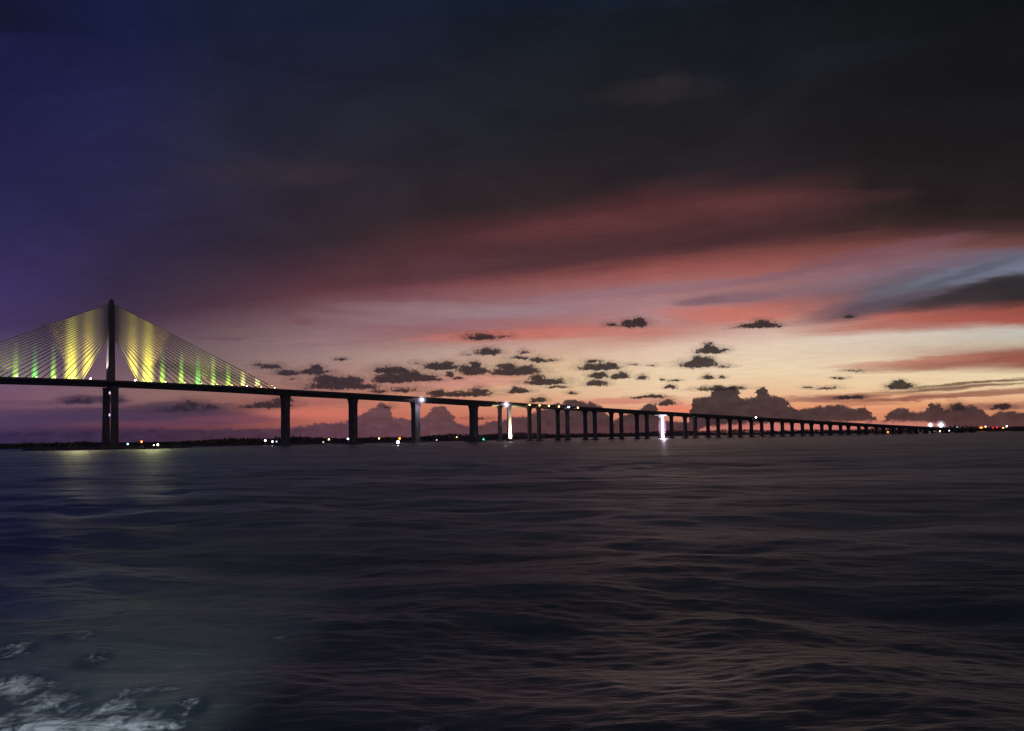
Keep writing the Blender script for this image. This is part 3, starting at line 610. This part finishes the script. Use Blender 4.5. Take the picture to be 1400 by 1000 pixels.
# ---------------------------------------------------------------- lamps, dolphins, boats, buoys
def dolphin(px, Yd, label, lamps):
    p = at(px, 612, Yd); p.z = 0
    t = thing('dolphin', label, 'dolphin', p, 0, 'fender dolphins guarding the pylon')
    bm = bmesh.new(); tube(bm, (0, 0, -1), (0, 0, 2.2), 3.6, n=20); link('drum', bm, M_conc, t, False)
    bm = bmesh.new(); tube(bm, (0, 0, 2.2), (0, 0, 2.7), 4.0, n=20); link('cap', bm, M_conc, t)
    for dx_, z, rad, g in lamps:
        bm = bmesh.new(); tube(bm, (dx_, 0, 2.7), (dx_, 0, max(2.9, z-rad)), .1); l = link('lamp_post', bm, M_metal, t)
        bm = bmesh.new(); ball(bm, (dx_, -.6, z), rad, 1); link('lens', bm, g, l)
dolphin(175, 862, 'round concrete dolphin with cyan lamp, first right of the pylon', [(0, 4.3, .75, G_cyan)])
dolphin(214, 850, 'round concrete dolphin with two white lamps, rightmost by the pylon', [(-2.0, .9+2.2, .45, G_warm), (1.2, 3.4, .75, G_white)])
dolphin(64, 855, 'unlit round concrete dolphin, leftmost of those by the pylon', [])
dolphin(240, 880, 'unlit round concrete dolphin just past the two lamp one', [])
dolphin(96, 850, 'unlit round concrete dolphin left of the pylon legs', [])

def hull(bm, L, Wd, Hh, z0=0):
    rings = []
    for f, wd, sh in ((-.5, .8, 0), (-.2, 1, 0), (.15, .95, .05), (.38, .55, .2), (.5, .04, .35)):
        x = f*L; w_ = Wd/2*wd; h = Hh*(1+sh)
        rings.append([(x, -w_, z0+h), (x, -w_*.75, z0+.1), (x, 0, z0-.4), (x, w_*.75, z0+.1), (x, w_, z0+h)])
    loft(bm, rings)
def boat(px, Yd, rz, L, label, lamp, lampz, lampr, cabin_lit=False, second=None):
    p = at(px, 606, Yd); p.z = 0
    t = thing('boat', label, 'boat', p, rz)
    bm = bmesh.new(); hull(bm, L, L*.3, L*.11); link('hull', bm, M_hull, t)
    bm = bmesh.new(); box(bm, (-L*.05, 0, L*.11+.9), (L*.3, L*.2, 1.7), taper=.9); cb = link('cabin', bm, M_hull, t)
    bm = bmesh.new(); box(bm, (-L*.05, -L*.1-.02, L*.11+1.15), (L*.24, .08, .9)); link('window', bm, G_pink if cabin_lit else M_dark, cb)
    bm = bmesh.new(); tube(bm, (-L*.08, 0, L*.11+1.7), (-L*.08, 0, lampz), .08); mm = link('mast', bm, M_metal, t)
    bm = bmesh.new(); ball(bm, (-L*.08, -.25, lampz), lampr, 2); link('mast_light', bm, lamp, mm)
boat(545, 880, R(15), 8, 'small motor boat with a bright white mast light on open water', G_big, 1.1+H_CAM-5.7+.9, 1.05)
boat(192, 845, R(185), 10, 'workboat with glowing cabin window and orange mast light by the pylon', G_orange, 6.0, .75, True)

def buoy(px, Yd, label, g, paint, z=2.6):
    p = at(px, 603, Yd); p.z = 0
    t = thing('buoy', label, 'buoy', p, 0, 'lit channel buoys under the bridge')
    bm = bmesh.new(); tube(bm, (0, 0, -.4), (0, 0, .6), 1.3, 1.3, 16); link('float', bm, paint, t)
    bm = bmesh.new()
    for k in range(4):
        a = k*math.pi/2; tube(bm, (math.cos(a)*.9, math.sin(a)*.9, .6), (math.cos(a)*.3, math.sin(a)*.3, z-.3), .08)
    link('tower', bm, paint, t)
    bm = bmesh.new(); ball(bm, (0, 0, z), .85, 2); link('lamp', bm, g, t)
buoy(645, 1180, 'channel buoy with yellow lamp, left of the green one', G_yel, M_dark)
buoy(661, 1180, 'channel buoy with green lamp near the last single pier', G_green, M_green_p)
buoy(597, 1250, 'channel buoy with faint grey lamp between two piers', G_dim, M_dark)
buoy(442, 1120, 'channel buoy with faint white lamp right of the first pier', G_dim, M_dark)

def shore_lamp(px, py, Yd, g, rad, label, group='lamps along the far shore'):
    p = at(px, py, Yd); z = p.z; p.z = 1.2
    t = thing('street_lamp', label, 'street lamp', p, 0, group)
    z = max(z-1.2, 1.0)
    bm = bmesh.new(); tube(bm, (0, 0, 0), (0, 0, z), .16, .1); link('pole', bm, M_metal, t)
    bm = bmesh.new(); tube(bm, (0, 0, z), (0, -1.2, z+.3), .09); link('arm', bm, M_metal, t)
    bm = bmesh.new(); ball(bm, (0, -1.4, z), rad, 2); link('lamp_head', bm, g, t)
    if rad > 1.9: glow_halo((0, -1.4, z), rad*3, HM if g is G_big else halo_mat('orange_halo', (1, .3, .1), .2), t)
SL = [(363,602.5,1110,G_white,.9,'white shore lamp left of the first pier, leftmost of three'), (373,604,1110,G_white,.75,'white shore lamp left of the first pier, middle of three'),
 (378.5,604,1110,G_dim,.9,'faint shore lamp hard against the first pier'), (450,601,1200,G_warm,.7,'warm shore lamp midway between first and second pier'),
 (476,600.3,1230,G_white,.9,'white shore lamp just left of the second pier'), (518.5,599.7,1340,G_warm,.75,'pale shore lamp between second and third pier'),
 (546.5,599.8,1360,G_orange,1.2,'orange shore lamp above the bright boat light'), (624.5,597.7,1560,G_warm,.75,'small warm shore lamp between third and fourth pier'),
 (1207,590.5,1950,G_orange,.95,'left one of twin orange lamps under the low end of the viaduct'), (1213.5,591,1950,G_orange,1.2,'right one of twin orange lamps under the low end of the viaduct'),
 (1253,592,1950,G_white,1.2,'white waterside lamp left of the brightest floodlights'), (1271.5,581.5,2180,G_big,2.6,'bright white floodlight mast, smaller of the brightest two'),
 (1286,581.5,2180,G_big,3.6,'brightest white floodlight mast on the right shore'), (1285,589.5,2060,G_warm,.9,'small lamp below the brightest floodlight'),
 (1297,588.5,2060,G_lil,1.4,'lilac white lamp right of the brightest floodlight'), (1308,584,2160,G_dim,1.4,'faint lamp left of the orange shore cluster'),
 (1341,585.5,2100,G_orange,2.0,'big orange lamp on the right shore'), (1347,583.5,2100,G_warm,1.1,'small warm lamp touching the big orange one'),
 (1371,585.5,2100,G_orange,1.6,'orange lamp near the right end of the shore'), (1376,583,2100,G_white,1.3,'white lamp at the far right of the shore'),
 (1363,584.5,2110,G_red,1.0,'right red lamp of the row before the end'), (1357,585.5,2110,G_red,.9,'left red lamp of the row before the end')]
for a in SL: shore_lamp(*a)
# low sheds on the right shore
for px, wd, hh, lb in ((1322, 38, 5, 'low dark shed on the right shore beside the orange lamp'), (1392, 44, 6, 'low dark shed at the far right of the shore')):
    p = at(px, 588, 2120); p.z = 1.0
    t = thing('shed', lb, 'shed', p, R(6), 'sheds on the right shore')
    bm = bmesh.new(); box(bm, (0, 0, hh/2), (wd, 14, hh)); link('wall', bm, M_conc, t)
    bm = bmesh.new(); loft(bm, [[(x, -8, hh+.003), (x, 8, hh+.003), (x, 0, hh+2)] for x in (-wd/2-.6, wd/2+.6)]); link('roof', bm, M_dark, t)
    for k in (-.3, 0, .3):
        bm = bmesh.new(); box(bm, (wd*k, -7.05, 1.7), (3, .12, 3)); link('door', bm, M_dark, t)

# ---------------------------------------------------------------- light
sun_d = bpy.data.lights.new('sun', 'SUN'); sun_d.energy = .012; sun_d.angle = R(10); sun_d.color = (1, .6, .45)
sun = bpy.data.objects.new('sun', sun_d); COL.objects.link(sun)
sd = Vector((math.sin(SUN_AZ), math.cos(SUN_AZ), math.tan(R(3)))); sun.rotation_euler = sd.to_track_quat('Z', 'Y').to_euler()
# the ship's own stern lamp over the wake (the photograph's foam is lit by it)
gx, gy = gpt(60, 950)
spot('stern_lamp', (-6, 4, 5.5), (gx, gy, 0), (.8, .92, 1), 12500, 31, 1.0, .3)

S.render.engine = 'CYCLES'
S.cycles.use_denoising = True
try: S.cycles.denoiser = 'OPENIMAGEDENOISE'
except Exception: pass
S.cycles.max_bounces = 5; S.cycles.glossy_bounces = 3; S.cycles.diffuse_bounces = 1; S.cycles.sample_clamp_indirect = 3
S.cycles.use_light_tree = True
S.view_settings.view_transform = 'Standard'; S.view_settings.look = 'None'; S.view_settings.exposure = 0; S.view_settings.gamma = 1
